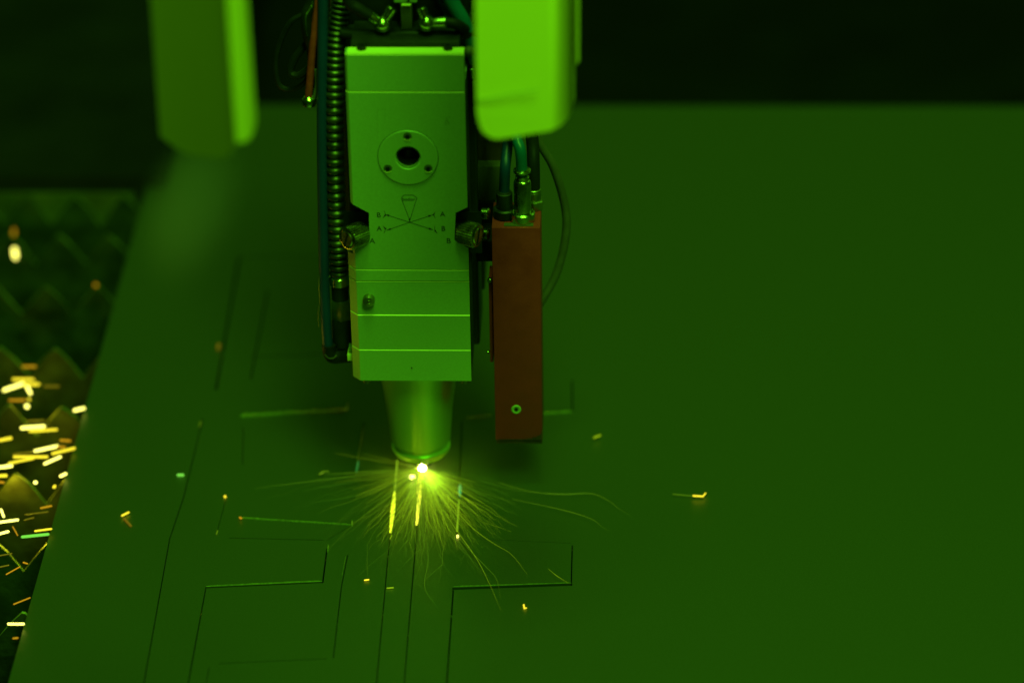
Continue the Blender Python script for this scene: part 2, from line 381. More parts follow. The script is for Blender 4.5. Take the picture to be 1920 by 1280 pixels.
def screw(c, ax, r, parent, m='steel', slot=False, h=.0016, name='screw'):
    ax, u, v = frame(ax); c = Vector(c)
    bm = NB(); lathe(bm, c, ax, [(r, 0), (r, h*.6), (r*.86, h), (r*.55, h), (r*.5, h*.35), (.0001, h*.3)], 24)
    o = obj(name, bm, M[m], parent)
    if slot:
        b = NB(); s = u*r*.95; t = v*r*.13; q = c+ax*h*.5
        prism(b, [q-s-t, q+s-t, q+s+t, q-s+t], ax*h*.6); obj('slot', b, M['dark'], o, 0)
    return o
M['screwdark'] = mat('recess_dark', (.16, .18, .06), .4, .6)
for px, py in ((764, 256), (727, 316), (803, 316)):
    c = ony(px, py, YF-.0010)
    bm = NB(); lathe(bm, c+Vector((0, .0001, 0)), (0, -1, 0), [(.0032, 0), (.0032, .0002), (.0028, .0003)], 20); s_ = obj('screw', bm, M['screwdark'], head)
    bm = NB(); lathe(bm, c+Vector((0, .0005, 0)), (0, -1, 0), [(.0018, 0), (.0018, .0012), (.0015, .0014)], 6); obj('socket', bm, M['black'], s_)
    bm = NB(); tube(bm, [c+Vector((.0031*math.cos(a), -.0003, .0031*math.sin(a))) for a in [math.pi*(1.22+.56*k/8) for k in range(9)]], .00028, 5, 1, False); obj('rim_glint', bm, M['alu_edge'], s_)  # bright crescent imitating light caught on the lower screw rim
# engraved diagram
YI = YF-.00008
def line(p, q, w=.00026, par=head, name='engraved_line'):
    a = ony(*p, YI); b = ony(*q, YI); d = (b-a).normalized(); n = Vector((-d.z, 0, d.x))*w
    bm = NB(); prism(bm, [a-n, b-n, b+n, a+n], (0, .0001, 0)); return bm
def joinlines(segs, name, w=.00022):
    bm = NB()
    for s in segs:
        for a, b in zip(s, s[1:]):
            A = ony(*a, YI); B = ony(*b, YI); d = (B-A).normalized(); n = Vector((-d.z, 0, d.x))*w
            prism(bm, [A-n, B-n, B+n, A+n], (0, .0001, 0))
    return bm
def tri(bm, tip, tail, w=1.9):
    t = Vector(tip); q = Vector(tail); d = (t-q).normalized(); n = Vector((-d.y, d.x))*w; b = t-d*8
    prism(bm, [ony(*t, YI-.00003), ony(*(b+n), YI-.00003), ony(*(b-n), YI-.00003)], (0, .0001, 0))
bm = joinlines([[(768, 412), (753, 374), (753, 371), (757, 366), (775, 366), (782, 372), (780, 376), (769, 412)]], 'logo', .0002)
obj('engraved_diamond', bm, M['ink'], head, 0)
for tip in ((722, 402), (811, 403), (725, 432), (812, 431)):
    bm = joinlines([[(768, 417), tip]], 'arrow', .0002); tri(bm, tip, (768, 417)); obj('engraved_arrow', bm, M['ink'], head, 0)
bm = NB(); tri(bm, (768, 418), (768, 405), 2); obj('engraved_arrow', bm, M['ink'], head, 0)
for pts, tp in (([(720, 395), (722, 399), (722, 404), (718, 409)], 1), ([(718, 424), (722, 428), (722, 433), (720, 437)], 0), ([(816, 397), (814, 401), (814, 405), (816, 409)], 0), ([(815, 424), (815, 430), (817, 434), (820, 438)], 1)):
    bm = joinlines([pts], 'arc', .00018); tri(bm, pts[-1] if tp else pts[0], pts[-2] if tp else pts[1], 1.6); obj('engraved_arc', bm, M['ink'], head, 0)
for s, px, py, h in (('B', 710, 403.5, .0058), ('A', 711, 429, .0058), ('A', 830, 402, .0058), ('B', 831, 429, .0058), ('A', 698, 452, .0062), ('B', 841, 452, .0062)):
    text('engraved_letter', s, ony(px, py, YI), h, head, M['ink'])
text('engraved_wordmark', 'bodor', ony(766, 374, YI), .0038, head, M['ink'])
bm = joinlines([[(708, 262), (708, 205), (722, 205), (722, 232)]], 'outline', .00010); obj('faint_outline', bm, mat('faint_wear', (.22, .33, .09), .5), head, 0)
bm = NB()
for k in range(14):
    c = ony(838+random.uniform(-5, 5), 227+random.uniform(-7, 7), YI); r = random.uniform(.0002, .0006)
    prism(bm, [c+Vector((r*math.cos(t), 0, r*math.sin(t))) for t in [k_*math.pi/3 for k_ in range(6)]], (0, .0001, 0))
obj('wear_spots', bm, mat('faint_wear_b', (.2, .3, .08), .5), head, 0)
bm = NB(); c = ony(772, 690, YF-.0016); prism(bm, [c+Vector((.0004*math.cos(t)-.0002*math.sin(t), 0, .0006*math.sin(t))) for t in [k_*math.pi/4 for k_ in range(8)]], (0, .0006, 0)); obj('small_hole', bm, M['ink'], head, 0)
# thumb screw in the lens drawer
c = ony(692, 560, YF)
bm = NB(); lathe(bm, c+Vector((0, .0008, 0)), (-.05, -1, -.05), [(.0045, 0), (.0046, .0045), (.0040, .0058), (.0024, .0062), (.0001, .0064)], 28, ); ts = obj('thumb_screw', bm, M['steel_dull'], head)
bm = NB(); lathe(bm, c+Vector((.0002, -.0050, .0003)), (-.05, -1, -.05), [(.0014, 0), (.0014, .0016), (.0008, .0020)], 12); obj('screw_tip', bm, M['steel'], ts)
# knobs
def knob(c, ax, r, L):
    bm = NB(); lathe(bm, c, ax, [(r*.7, -.004), (r*.7, 0), (r*.94, .0002), (r, .0010), (r, L-.0016), (r*.93, L-.0004), (r*.80, L), (r*.78, L-.0012), (r*.0001, L-.0014)], 60, (.0009, L-.0015))
    k = obj('adjusting_knob', bm, M['knob'], head)
    a, u, v = frame(ax); bm = NB(); lathe(bm, Vector(c)+a*(L-.0014), a, [(r*.66, 0), (r*.66, .0014), (r*.60, .0020), (.0001, .0021)], 40); d = obj('knob_cap', bm, M['knob'], k)
    q = Vector(c)+a*(L+.0004); s = (v*.95+u*.3).normalized()*r*.6; t = a.cross(s).normalized()*r*.09
    bm = NB(); prism(bm, [q-s-t, q+s-t, q+s+t, q-s+t], a*.0005); obj('slot', bm, M['black'], k, 0)
    return k
knob(ony(679, 436, YF+.004), (-.66, -.75, .06), .0093, .0160)
knob(ony(866, 434, YF+.006), (.86, -.50, 0.0), .0095, .0140)
for i, (P) in enumerate(([(690, 411), (691, 463)], [(853, 411), (851, 462)])):      # dark recess floor behind each knob
    a = ony(*P[0], YF+.028); b = ony(*P[1], YF+.028); s = -1 if i == 0 else 1
    bm = NB(); box(bm, min(a.x-s*.004, a.x+s*.02), max(a.x-s*.004, a.x+s*.02), YF+.0285, YF+.0295, b.z-.006, a.z+.006); obj('recess_floor', bm, M['dark'], head, 0)
# cone and nozzle
zb = Z[6]; ax0 = Vector((0, 0, 0))
zr = 0.030
bm = NB(); lathe(bm, (0, 0, zr), (0, 0, 1), [(.0225, 0), (.0236, .0008), (.0262, (zb-zr)*.40), (.0325, zb-zr-.0005), (.028, zb-zr+.0005)], 64)
obj('cone', bm, M['cone'], head)
bm = NB(); lathe(bm, (0, 0, .0165), (0, 0, 1), [(.0165, 0), (.0200, .0010), (.0212, .0025), (.0232, .0055), (.0232, .0078), (.0205, .0082), (.0205, .0120), (.0220, .0137)], 110, (.0022, .0076))
obj('nozzle_ring', bm, M['cone'], head)
bm = NB(); lathe(bm, (0, 0, .0105), (0, 0, 1), [(.0020, 0), (.0040, .0002), (.0075, .0040), (.0120, .0065), (.0162, .0082)], 64)
obj('nozzle', bm, M['steel'], head)
for px in (688, 872):
    bm = NB(); c = ony(px, 712, YF+.008); lathe(bm, c+Vector((0, 0, .0005)), (0, 0, -1), [(.0030, 0), (.0030, .0022), (.0022, .0028)], 16); obj('bottom_bolt', bm, M['steel_dull'], head)
for px in (678, 840):
    c = ony(px, 94, -0.0365); c.z = Z[0]+.0006; screw(c, (0, 0, 1), .0036, head, 'dark', h=.0032, name='top_bolt')
# small block at bottom left corner, side bits
c = ony(658, 667, -0.030); bm = NB(); box(bm, c.x-.0026, c.x+.0026, -.033, -.022, c.z-.0028, c.z+.0028); bev(bm, .0004); obj('plug', bm, M['alu_edge'], head)
c = ony(657, 654, -0.030); bm = NB(); box(bm, c.x-.0012, c.x+.0012, -.031, -.024, c.z-.0016, c.z+.0016); obj('plug', bm, M['alu'], head)
# bracket pieces on the right side of the head
c = ony(879, 97, -0.02); bm = NB(); ball(bm, c, .0042); obj('ball_stud', bm, M['panel'], head)
a = ony(886, 155, -.005); b = ony(893, 235, -.005); bm = NB(); box(bm, a.x, a.x+.012, -.005, .02, b.z, a.z); bev(bm, .0006); obj('side_tab', bm, M['panel'], head)
a = ony(885, 128, -.012); bm = NB(); cyl(bm, a, a+Vector((0, 0, -.008)), .0014); obj('side_pin', bm, M['steel'], head)
# ------------------------------------------------------------------ mount behind the head
zm = thing('head_mount', 'dark brown mounting slide standing right behind the laser head', 'mount', (0, .1, .2))
a = ony(603, 300, 0.07).x; b = ony(905, 300, 0.07).x
bm = NB(); box(bm, a+.012, b, .065, .12, Z[5]-.01, .75); bev(bm, .002); obj('slide_plate', bm, M['brown'], zm)
a = ony(893, 312, .03); b = ony(948, 376, .03); bm = NB(); box(bm, a.x, b.x, .03, .045, b.z, a.z); bev(bm, .001); obj('side_plate', bm, M['panel'], zm)
bm = NB(); a = ony(890, 264, .04); b = ony(950, 310, .04); box(bm, a.x, b.x, .04, .06, b.z, a.z+.2); obj('upper_plate', bm, M['brown'], zm)
bm = NB(); a = ony(893, 377, .035); b = ony(930, 455, .035); box(bm, a.x, b.x, .032, .05, b.z, a.z); obj('lower_plate', bm, M['dark'], zm)
a = ony(893, 452, 0.0); b = ony(928, 491, 0.0); bm = NB(); box(bm, a.x, b.x, 0, .03, b.z, a.z); bev(bm, .001); obj('bracket_arm', bm, M['black'], zm)
for py in (400, 438):
    c = ony(903, py, -.006); bm = NB(); lathe(bm, c, (1, -.2, .05), [(.0038, 0), (.0044, .0006), (.0044, .0052), (.0036, .0062), (.0030, .0062)], 24); obj('bracket_bolt', bm, M['steel'], zm)
# ================================================================== RED SENSOR BOX
YR = -0.028
rb = thing('sensor_box', 'dull red upright metal sensor box with cables in its top, right of the laser head', 'sensor box', (0.09, 0, .05))
A = ony(925, 427, YR); B = ony(1014, 826, YR); x0, x1 = (A.x+ony(926, 826, YR).x)/2, (B.x+ony(1016, 427, YR).x)/2
z0, z1 = B.z, A.z
D = 0.042
bm = NB(); box(bm, x0, x1, YR, YR+D, z0+.0002, z1); bev(bm, .0007); obj('case', bm, M['red'], rb)
bm = NB(); box(bm, x0+.0006, x1-.0002, YR+.0010, YR+D-.001, z0-.0035, z0); bev(bm, .0004); obj('bottom_plate', bm, M['brown'], rb)
bm = NB(); rng = random.Random(3)
pts = [(x1-.0003, z0+.0005)]+[(x1-.0003, z0+.010)]+[(x1-.0012-rng.uniform(0, .0015)-.0017*k, z0+.0052-.0006*k+rng.uniform(-.0012, .0012)) for k in range(7)]+[(x1-.022, z0+.0015), (x0+.002, z0+.0012), (x0+.001, z0+.0005)]
prism(bm, [(p[0], YR-.00015, p[1]) for p in pts], (0, .0002, 0)); obj('worn_patch', bm, mat('worn_dark_edge', (.05, .02, .01), .6, 0, .5, 300), rb, 0)
bm = NB(); a = ony(916, 526, YR+.006); b = ony(924, 679, YR+.006); box(bm, a.x, x0-.0008, YR+.006, YR+.030, b.z, a.z); bev(bm, .0004); obj('side_flange', bm, M['red'], rb)
for py, s in ((528, .0022), (662, .0014)):
    c = ony(919 if py < 600 else 916, py, YR+.004); bm = NB(); cyl(bm, c+Vector((0, .003, 0)), c+Vector((-.0004, -.0004, .0006)), s, s*.8, 10); obj('flange_screw', bm, M['steel'], rb)
c = ony(968, 767, YR)
bm = NB(); lathe(bm, c+Vector((0, .0002, 0)), (0, -1, 0), [(.0038, 0), (.0038, .0006), (.0032, .0010), (.0018, .0006), (.0017, .0004)], 28); s_ = obj('screw', bm, M['alu'], rb)
bm = NB(); lathe(bm, c+Vector((0, -.0003, 0)), (0, -1, 0), [(.0016, 0), (.0016, .0004)], 6); obj('socket', bm, M['black'], s_)
bm = NB(); a = ony(945, 421, YR+.004); b = ony(1000, 421, YR+.004); box(bm, a.x, b.x, YR+.002, YR+.007, z1+.0001, z1+.0006); obj('top_label', bm, M['panel'], rb, 0)
# cable glands standing in the box top
def gland(px, py, yy, r, L, m, parts):
    c = ony(px, py, yy); c.z = z1
    bm = NB(); lathe(bm, c, (0, 0, 1), [(r*1.32, 0), (r*1.42, .001), (r*1.42, .0070), (r*1.25, .0080)], 6 if m == 'steel_dull' else 28); g = obj('cable_gland', bm, M[m], rb, 30)
    bm = NB(); lathe(bm, c+Vector((0, 0, .008)), (0, 0, 1), [(r, 0), (r, L*.8), (r*.9, L*.86), (r*.78, L*.88), (r*.8, L*.97), (r*.6, L)], 32); obj('gland_cap', bm, M[m], g)
    for h in parts:
        bm = NB(); lathe(bm, c+Vector((0, 0, .008+h)), (0, 0, 1), [(r*.8, 0), (r*1.0, .0006), (r*1.0, .0022), (r*.8, .003)], 28); obj('gland_ring', bm, M[m], g)
    return c+Vector((0, 0, .008+L))
g2 = gland(980, 400, YR+.012, .0066, .030, 'steel', (.0325,))
g1 = gland(946, 385, YR+.018, .0062, .014, 'dark', (.010,))
g3 = gland(1001, 372, YR+.032, .0055, .008, 'steel_dull', (.003, .006))
# ================================================================== HOSES AND CABLES
def hose(name, pts, r, m, label, cat, n=12, k=10, group=None, root=None):
    bm = NB(); tube(bm, pts, r, n, k); return tag(obj(name, bm, M[m]), label, cat, group)
hose('air_hose', [g2, g2+Vector((-.001, 0, .02)), ony(968, 258, -.01), ony(955, 200, 0), ony(945, 60, .01), ony(930, -120, .02)], .0042, 'greenhose', 'bright green hose entering the tall nickel gland of the red box', 'hose')
hose('signal_cable', [g1, g1+Vector((.001, 0, .02)), ony(952, 262, 0.005), ony(950, 180, .01), ony(955, -100, .02)], .0040, 'teal', 'dark teal cable entering the black left gland of the red box', 'cable')
hose('signal_cable', [g3-Vector((0, 0, .004)), g3+Vector((.0, 0, .02)), ony(998, 262, .012), ony(988, 180, .015), ony(985, -100, .02)], .0048, 'black', 'thick black cable entering the back right gland of the red box', 'cable')
hose('loop_cable', [ony(985, 200, .03), ony(1008, 262, .03), ony(1038, 315, .035), ony(1059, 385, .04), ony(1061, 440, .04), ony(1045, 508, .04), ony(1018, 560, .035), ony(985, 610, .03)], .0033, 'grey', 'thin grey cable bowing out right of the red box', 'cable')
# corrugated hose
cp = [ony(644, -80, .002), ony(640, 0, 0), ony(630, 80, -.004), ony(627, 180, -.008), ony(628, 300, -.010), ony(632, 420, -.012), ony(636, 512, -.012)]
P = crom(cp, 60); Ltot = sum((b-a).length for a, b in zip(P, P[1:]))
cr = thing('corrugated_hose', 'ribbed metal hose running down the left side of the laser head', 'hose', tuple(cp[-1]))
acc = [0]
for a, b in zip(P, P[1:]): acc.append(acc[-1]+(b-a).length)
rad = lambda t: .0054+.0024*abs(math.sin(math.pi*t*Ltot/.0056))**.8
bm = NB(); tube(bm, P, rad, 24, 1, False); obj('ribbed_tube', bm, M['hose_steel'], cr, 60)
e = cp[-1]
bm = NB(); lathe(bm, e+Vector((0, 0, -.0095)), (0, 0, 1), [(.0070, 0), (.0078, .0006), (.0078, .0068), (.0070, .0074), (.0062, .0098)], 32); obj('ferrule', bm, M['steel'], cr)
bm = NB(); lathe(bm, e+Vector((0, 0, -.0220)), (0, 0, 1), [(.0066, 0), (.0066, .0125)], 24); obj('neck', bm, M['dark'], cr)
bm = NB(); lathe(bm, e+Vector((.0008, 0, -.0390)), (0, 0, 1), [(.0078, 0), (.0086, .0012), (.0086, .0145), (.0074, .0170), (.0062, .0172)], 6); obj('hex_nut', bm, M['steel_dull'], cr, 30)
bm = NB(); lathe(bm, e+Vector((.0008, 0, -.0640)), (0, 0, 1), [(.0066, 0), (.0085, .002), (.0085, .020), (.0078, .0249)], 24); obj('lower_coupling', bm, M['dark'], cr)
hose('teal_hose', [ony(606, -80, -.004), ony(605, 60, -.008), ony(604, 250, -.012), ony(606, 430, -.014), ony(609, 560, -.016), ony(614, 640, -.018), ony(618, 660, -.018)], .0040, 'teal', 'smooth dark teal hose running down left of the ribbed hose', 'hose')
el = thing('hose_elbow', 'black push-in elbow at the lower end of the teal hose', 'fitting', tuple(ony(620, 660, -.018)))
bm = NB(); tube(bm, [ony(617, 645, -.018), ony(618, 658, -.018), ony(624, 668, -.018), ony(640, 667, -.018), ony(654, 666, -.020)], .0056, 16, 6); obj('elbow_body', bm, M['black'], el)
bm = NB(); tube(bm, [ony(609, 664, -.024), ony(616, 671, -.025), ony(625, 671, -.025), ony(631, 666, -.024)], .0006, 6, 5); obj('release_ring', bm, M['steel_dull'], el)
hose('thin_wire', [ony(600, 500, -.016), ony(598, 530, -.018), ony(600, 565, -.018), ony(597, 585, -.018), ony(598, 612, -.018)], .0006, 'steel_dull', 'thin glinting wire beside the teal hose, level with the hex nut', 'wire', 6)
hose('looped_cable', [ony(612, -60, .015), ony(600, 10, .01), ony(575, 25, .01), ony(545, 42, .01), ony(524, 85, .012), ony(517, 125, .012), ony(524, 160, .012), ony(548, 168, .01), ony(574, 150, .006), ony(590, 110, .004), ony(600, 60, .006), ony(602, -20, .01)], .0020, 'black', 'black cable hanging in a wide loop left of the ribbed hose', 'cable', 8)
hose('looped_cable', [ony(598, -30, .006), ony(590, 60, .004), ony(572, 85, .004), ony(552, 112, .004), ony(545, 135, .004), ony(560, 142, .002), ony(582, 125, .000), ony(598, 95, .002), ony(606, 30, .004)], .0028, 'black', 'black cable in a tight loop inside the wide one', 'cable', 8)
hose('bundled_cable', [ony(588, -60, .0), ony(585, 0, -.002), ony(575, 30, -.004), ony(577, 62, -.004), ony(586, 100, 0), ony(592, 160, .004)], .0042, 'black', 'thick black cable crossing in front of the cable loops', 'cable', 10)
hose('thin_wire', [ony(592, -20, -.006), ony(583, 12, -.009), ony(574, 28, -.009), ony(573, 50, -.009), ony(576, 68, -.009)], .0007, 'steel', 'thin bright wire looped over the black cable bundle', 'wire', 6)
oc = thing('orange_cable', 'short orange brown cable ending in a round metal thimble', 'cable', tuple(ony(578, 190, -.004)))
bm = NB(); tube(bm, [ony(598, -60, -.002), ony(594, 20, -.004), ony(587, 80, -.006), ony(582, 140, -.006), ony(578, 186, -.006)], .0027, 10, 8); obj('sheath', bm, M['orange'], oc)
c = ony(579, 186, -.006)
bm = NB(); lathe(bm, c, (0, -.2, -1), [(.0036, -.002), (.0054, 0), (.0056, .003), (.0046, .0052), (.002, .006)], 24); obj('thimble', bm, M['steel'], oc)
bm = NB(); tube(bm, [ony(592, 130, -.006), ony(593, 160, -.006), ony(588, 186, -.008)], .0012, 6, 6); obj('strand', bm, M['grey'], oc)
bm = NB()
for k in range(26):
    p = ony(600-.02*k, 200+k*15+random.uniform(-3, 3), -.006); box(bm, p.x-.0008, p.x+.0008, p.y, p.y+.002, p.z-.0010, p.z+.0010)
# green tubes at the top right of the head
hose('air_hose', [ony(826, -60, .0), ony(846, 0, -.002), ony(868, 40, -.004), ony(884, 85, -.004), ony(900, 140, 0), ony(905, 200, .01)], .0056, 'greenhose', 'green hose slanting down behind the bright right cover', 'hose')
hose('air_hose', [ony(800, -60, .012), ony(828, 0, .010), ony(850, 40, .008), ony(868, 75, .006), ony(890, 130, .01)], .0040, 'teal', 'dark teal hose slanting below the green one at the head top', 'hose')
# top fittings
def elbow(pts, r, ballp, br, label, tubepts, tr):
    t = thing('elbow_fitting', label, 'fitting', tuple(ballp), 'nickel elbow fittings on top of the head')
    bm = NB(); ball(bm, ballp, br, 24); obj('elbow_ball', bm, M['steel'], t, 80)
    for a, b, rr in pts:
        bm = NB(); lathe(bm, a, Vector(b)-Vector(a), [(rr*.9, 0), (rr, .0008), (rr, (Vector(b)-Vector(a)).length*.6), (rr*1.12, (Vector(b)-Vector(a)).length*.62), (rr*1.12, (Vector(b)-Vector(a)).length-.0008), (rr*.9, (Vector(b)-Vector(a)).length)], 28); obj('elbow_arm', bm, M['steel'], t)
    bm = NB(); tube(bm, tubepts, tr, 12, 6); obj('tube_end', bm, M['black'], t)
yt = -.018
elbow([(ony(717, 46, yt), ony(693, 30, yt), .0040), (ony(717, 46, yt), ony(736, 14, yt+.002), .0036)], 0, ony(717, 46, yt), .0064, 'nickel elbow fitting on the head top beside the ribbed hose', [ony(694, 31, yt), ony(672, 17, yt), ony(655, 5, yt), ony(640, -30, yt)], .0044)
elbow([(ony(800, 44, yt), ony(838, 42, yt), .0040), (ony(800, 44, yt), ony(790, 14, yt+.002), .0036)], 0, ony(800, 44, yt), .0066, 'nickel elbow fitting on the head top beside the green hose', [ony(837, 42, yt), ony(856, 46, yt), ony(872, 56, yt+.01)], .0040)
vt = thing('valve_block', 'small aluminium valve block between the two elbow fittings', 'valve', tuple(ony(762, 50, -.01)))
a = ony(751, 10, -.014); b = ony(773, 56, -.014); bm = NB(); box(bm, a.x, b.x, -.014, .0, b.z, a.z+.001); bev(bm, .0005); obj('stem', bm, M['panel'], vt)
a = ony(738, -30, -.012); b = ony(782, 8, -.012); bm = NB(); box(bm, a.x, b.x, -.012, .006, b.z+.001, a.z); bev(bm, .0006); obj('block', bm, M['alu'], vt)
bm = NB(); a = ony(753, 9.5, -.016); b = ony(770, 11.5, -.016); box(bm, a.x, b.x, -.016, -.0142, b.z, a.z); obj('clip', bm, M['alu_edge'], vt, 0)
c = ony(766, 1, -.0125); bm = NB(); cyl(bm, c, c+Vector((0, -.0008, 0)), .0012, .0012, 10); obj('pin', bm, M['black'], vt)
hose('hose_across', [ony(640, 62, -.012), ony(680, 66, -.014), ony(720, 70, -.014), ony(770, 66, -.014), ony(820, 70, -.014), ony(862, 66, -.010), ony(900, 60, 0)], .0040, 'black', 'black hose lying across the head top below the elbow fittings', 'hose')
# dark manifold behind the fittings
bm = NB(); a = ony(645, -60, .02); b = ony(880, 70, .02); box(bm, a.x, b.x, .012, .05, b.z-.01, a.z); bev(bm, .002); tag(obj('manifold', bm, M['black']), 'black manifold block behind the elbow fittings', 'manifold')
# ================================================================== HANGING COVERS (out of focus, nearer the camera)
def curtain(cols, ptop, th=.0025):
    """a bent sheet: columns (x at picture top, x at bottom, bottom y, world y)"""
    bm = NB(); fr = []; bk = []; off = Vector((.0005, th, 0))
    for (xt, xb, yb, yy) in cols:
        B_ = ony(xb, yb, yy); q = ony(xt, 0, yy); d = (q-B_); T_ = q+d.normalized()*ptop
        fr.append((bm.verts.new(T_), bm.verts.new(B_))); bk.append((bm.verts.new(T_+off), bm.verts.new(B_+off)))
    for i in range(len(cols)-1):
        bm.faces.new((fr[i][0], fr[i][1], fr[i+1][1], fr[i+1][0])); bm.faces.new((bk[i][0], bk[i+1][0], bk[i+1][1], bk[i][1]))
        bm.faces.new((fr[i][1], bk[i][1], bk[i+1][1], fr[i+1][1])); bm.faces.new((fr[i][0], fr[i+1][0], bk[i+1][0], bk[i][0]))
    bm.faces.new((fr[0][0], bk[0][0], bk[0][1], fr[0][1])); bm.faces.new((fr[-1][0], fr[-1][1], bk[-1][1], bk[-1][0]))
    return bm
lc = thing('hanging_cover', 'blurred hanging cover at upper left, dim face with one bright folded edge', 'cover', tuple(ony(400, 280, -.36)), 'blurred metal covers hanging beside the head')
N = 16; cols = []
for i in range(N+1):
    t = i/N; xb = 300+142*t; xt = 282+143*t
    if t < .55: yb = 256+38*math.sin(t/.55*math.pi/2)
    else: yb = 294+3*math.sin((t-.55)/.25*math.pi/2) if t < .8 else 297-30*(1-math.sqrt(max(0, 1-((t-.8)/.2)**2)))
    cols.append((xt, xb, yb, -.290-.068*t))
obj('front_face', curtain(cols, .3), M['cream'], lc, 30)
cols = []
for i in range(9):
    t = i/8; xb = 443+35*t; xt = 426+35*t
    yb = 268-4*t if t < .3 else 266.8-36*(1-math.sqrt(max(0, 1-((t-.3)/.7)**2)))
    cols.append((xt, xb, yb, -.357+.028*t))
obj('folded_edge', curtain(cols, .3, .002), M['cream'], lc, 30)
rc = thing('hanging_cover', 'broad bright yellow green cover hanging above the red box', 'cover', tuple(ony(980, 250, -.22)), 'blurred metal covers hanging beside the head')
cols = []; N = 26
for i in range(N+1):
    t = i/N; xb = 894+183*t; xt = 891+186*t
    base = 268-30*t
    yb = base
    if t < .25: yb = base-55*(1-math.sqrt(max(0, 1-((.25-t)/.25)**2)))
    if t > .72: yb = base-50*(1-math.sqrt(max(0, 1-((t-.72)/.28)**2)))
    bend = 0.0 if t < .75 else .085*((t-.75)/.25)**2.2
    cols.append((xt, xb, yb, -.235+.010*t+bend))
obj('face', curtain(cols, .3), M['cream'], rc, 60)
cols = [(1077, 1077, 122, -.16), (1081, 1081, 122, -.165), (1085, 1085, 116, -.16)]
obj('rear_flange', curtain(cols, .3, .002), M['cream'], rc)
bm = NB(); tube(bm, [ony(896, 188, -.237), ony(925, 184, -.237), ony(960, 176, -.236), ony(1010, 168, -.235)], .0005, 5, 6); obj('scratch', bm, mat('scratch_dark', (.35, .35, .05), .6), rc)
# ================================================================== SPARKS
bm = NB()
rs = random.Random(5); me_c = onz(792, 878, .0035)
bmesh.ops.create_icosphere(bm, subdivisions=3, radius=.0028)
for v in bm.verts: v.co *= 1+rs.uniform(-.22, .22); v.co.z *= .8
bmesh.ops.translate(bm, verts=bm.verts, vec=me_c)
tag(obj('cutting_flare', bm, M['hot'], None, 0), 'white hot flare where the laser meets the sheet under the nozzle', 'flare')
bm = NB(); bmesh.ops.create_icosphere(bm, subdivisions=2, radius=.0022); bmesh.ops.scale(bm, verts=bm.verts, vec=(1.25, 1, .7)); bmesh.ops.translate(bm, verts=bm.verts, vec=onz(773, 894, .003))
tag(obj('molten_droplet', bm, emis('droplet', (1, 1, .2), 6)), 'small glowing droplet on the sheet just left of the flare', 'droplet')
point('flare_light', tuple(me_c+Vector((-.001, -.008, .011))), .11, .006, (.50, 1.0, .03))
bm = NB()
for k in range(26):
    a = rs.uniform(0, 2*math.pi); d = Vector((math.cos(a), -.25, math.sin(a)*.9)).normalized(); L = rs.uniform(.0035, .0075)
    if (me_c+d*L).z < .001: d.z = abs(d.z)*.3
    tube(bm, [me_c, me_c+d*L*.6, me_c+d*L], lambda t: .00042*(1-t)+.00004, 3, 1, False)
tag(obj('flare_rays', bm, emis('flare_ray', (.9, 1.0, .08), 3), None, 0), 'short bright rays bursting round the white flare', 'sparks', None, 'stuff')
# fine spray
def trail(bm, pts, r0, n=3, k=5):
    tube(bm, pts, lambda t: max(r0*(.35+1.0*t if t < .25 else (1-t)*.9+.08), .00003), n, k)
rs = random.Random(11)
def spray(count, a0, a1, l0, l1, r0, pw=1.0):
    bm = NB()
    for i in range(count):
        ang = math.radians(rs.triangular(a0, a1, -78)); L = l0+(l1-l0)*rs.random()**pw
        L *= 1-.25*abs(math.cos(ang))
        d = Vector((math.cos(ang), math.sin(ang), 0)); s = Vector((-d.y, d.x, 0)); z = rs.uniform(.0, .10)*L
        cv = rs.gauss(0, .06)*L; pts = []; wob = 0; K = 14
        st = .007+rs.random()*L*.4
        for j in range(K+1):
            t = j/K; wob += rs.gauss(0, .0045)*L*(t*t*2.4+.15)
            p = me_c+d*(st+(L-st)*t)+s*(cv*t*t+wob)
            p.z = .0035+z*2*t*(1-t)+.001*t
            pts.append(p)
        w0 = r0*rs.choice((.55, .7, .9, 1.2, 1.7))
        tube(bm, pts, lambda t: max(w0*((.5+2*t) if t < .25 else 1.0-.85*((t-.25)/.75)**1.5), .00003), 3, 2)
        if rs.random() < .12:
            q = pts[K-3]; e = pts[K]-pts[K-3]; f = Vector((-e.y, e.x, 0))*rs.uniform(-.8, .8)
            tube(bm, [q, q+(e+f)*.6, q+(e*1.1+f)], lambda t: w0*.5*(1-t)+.00003, 3, 2)
    return bm
for nm, args, m, lab in (('spark_spray', (240, -142, -14, .03, .125, .000105, 1.2), 'trail_b', 'fan of fine yellow green spark threads spreading over the sheet from the flare'),
                         ('spark_spray', (170, -118, -42, .04, .135, .000115, 1.1), 'trail_a', 'brighter yellow threads in the middle of the spark fan below the flare'),
                         ('spark_spray', (46, -116, -58, .10, .172, .00013, 1.3), 'trail_b', 'long thin strands reaching furthest toward the viewer in the spark fan'),
         ('spark_spray', (130, -174, -4, .04, .17, .000105, 1.2), 'trail_c', 'faintest outer threads of the spark fan low over the sheet')):
    tag(obj(nm, spray(*args), M[m], None, 0), lab, 'sparks', 'threads of the spark fan', 'stuff')
bm = NB()
for i in range(110):
    ang = math.radians(rs.choice((rs.gauss(-50, 6), rs.gauss(-90, 30), rs.gauss(-140, 14), rs.gauss(-70, 22), rs.gauss(-90, 45)))); L = rs.uniform(.012, .075); d = Vector((math.cos(ang), math.sin(ang), rs.uniform(0, .12)))
    tube(bm, [me_c+d*.004, me_c+d*L*.5, me_c+d*L], lambda t: .00016*(1-t)+.00004, 3, 1, False)
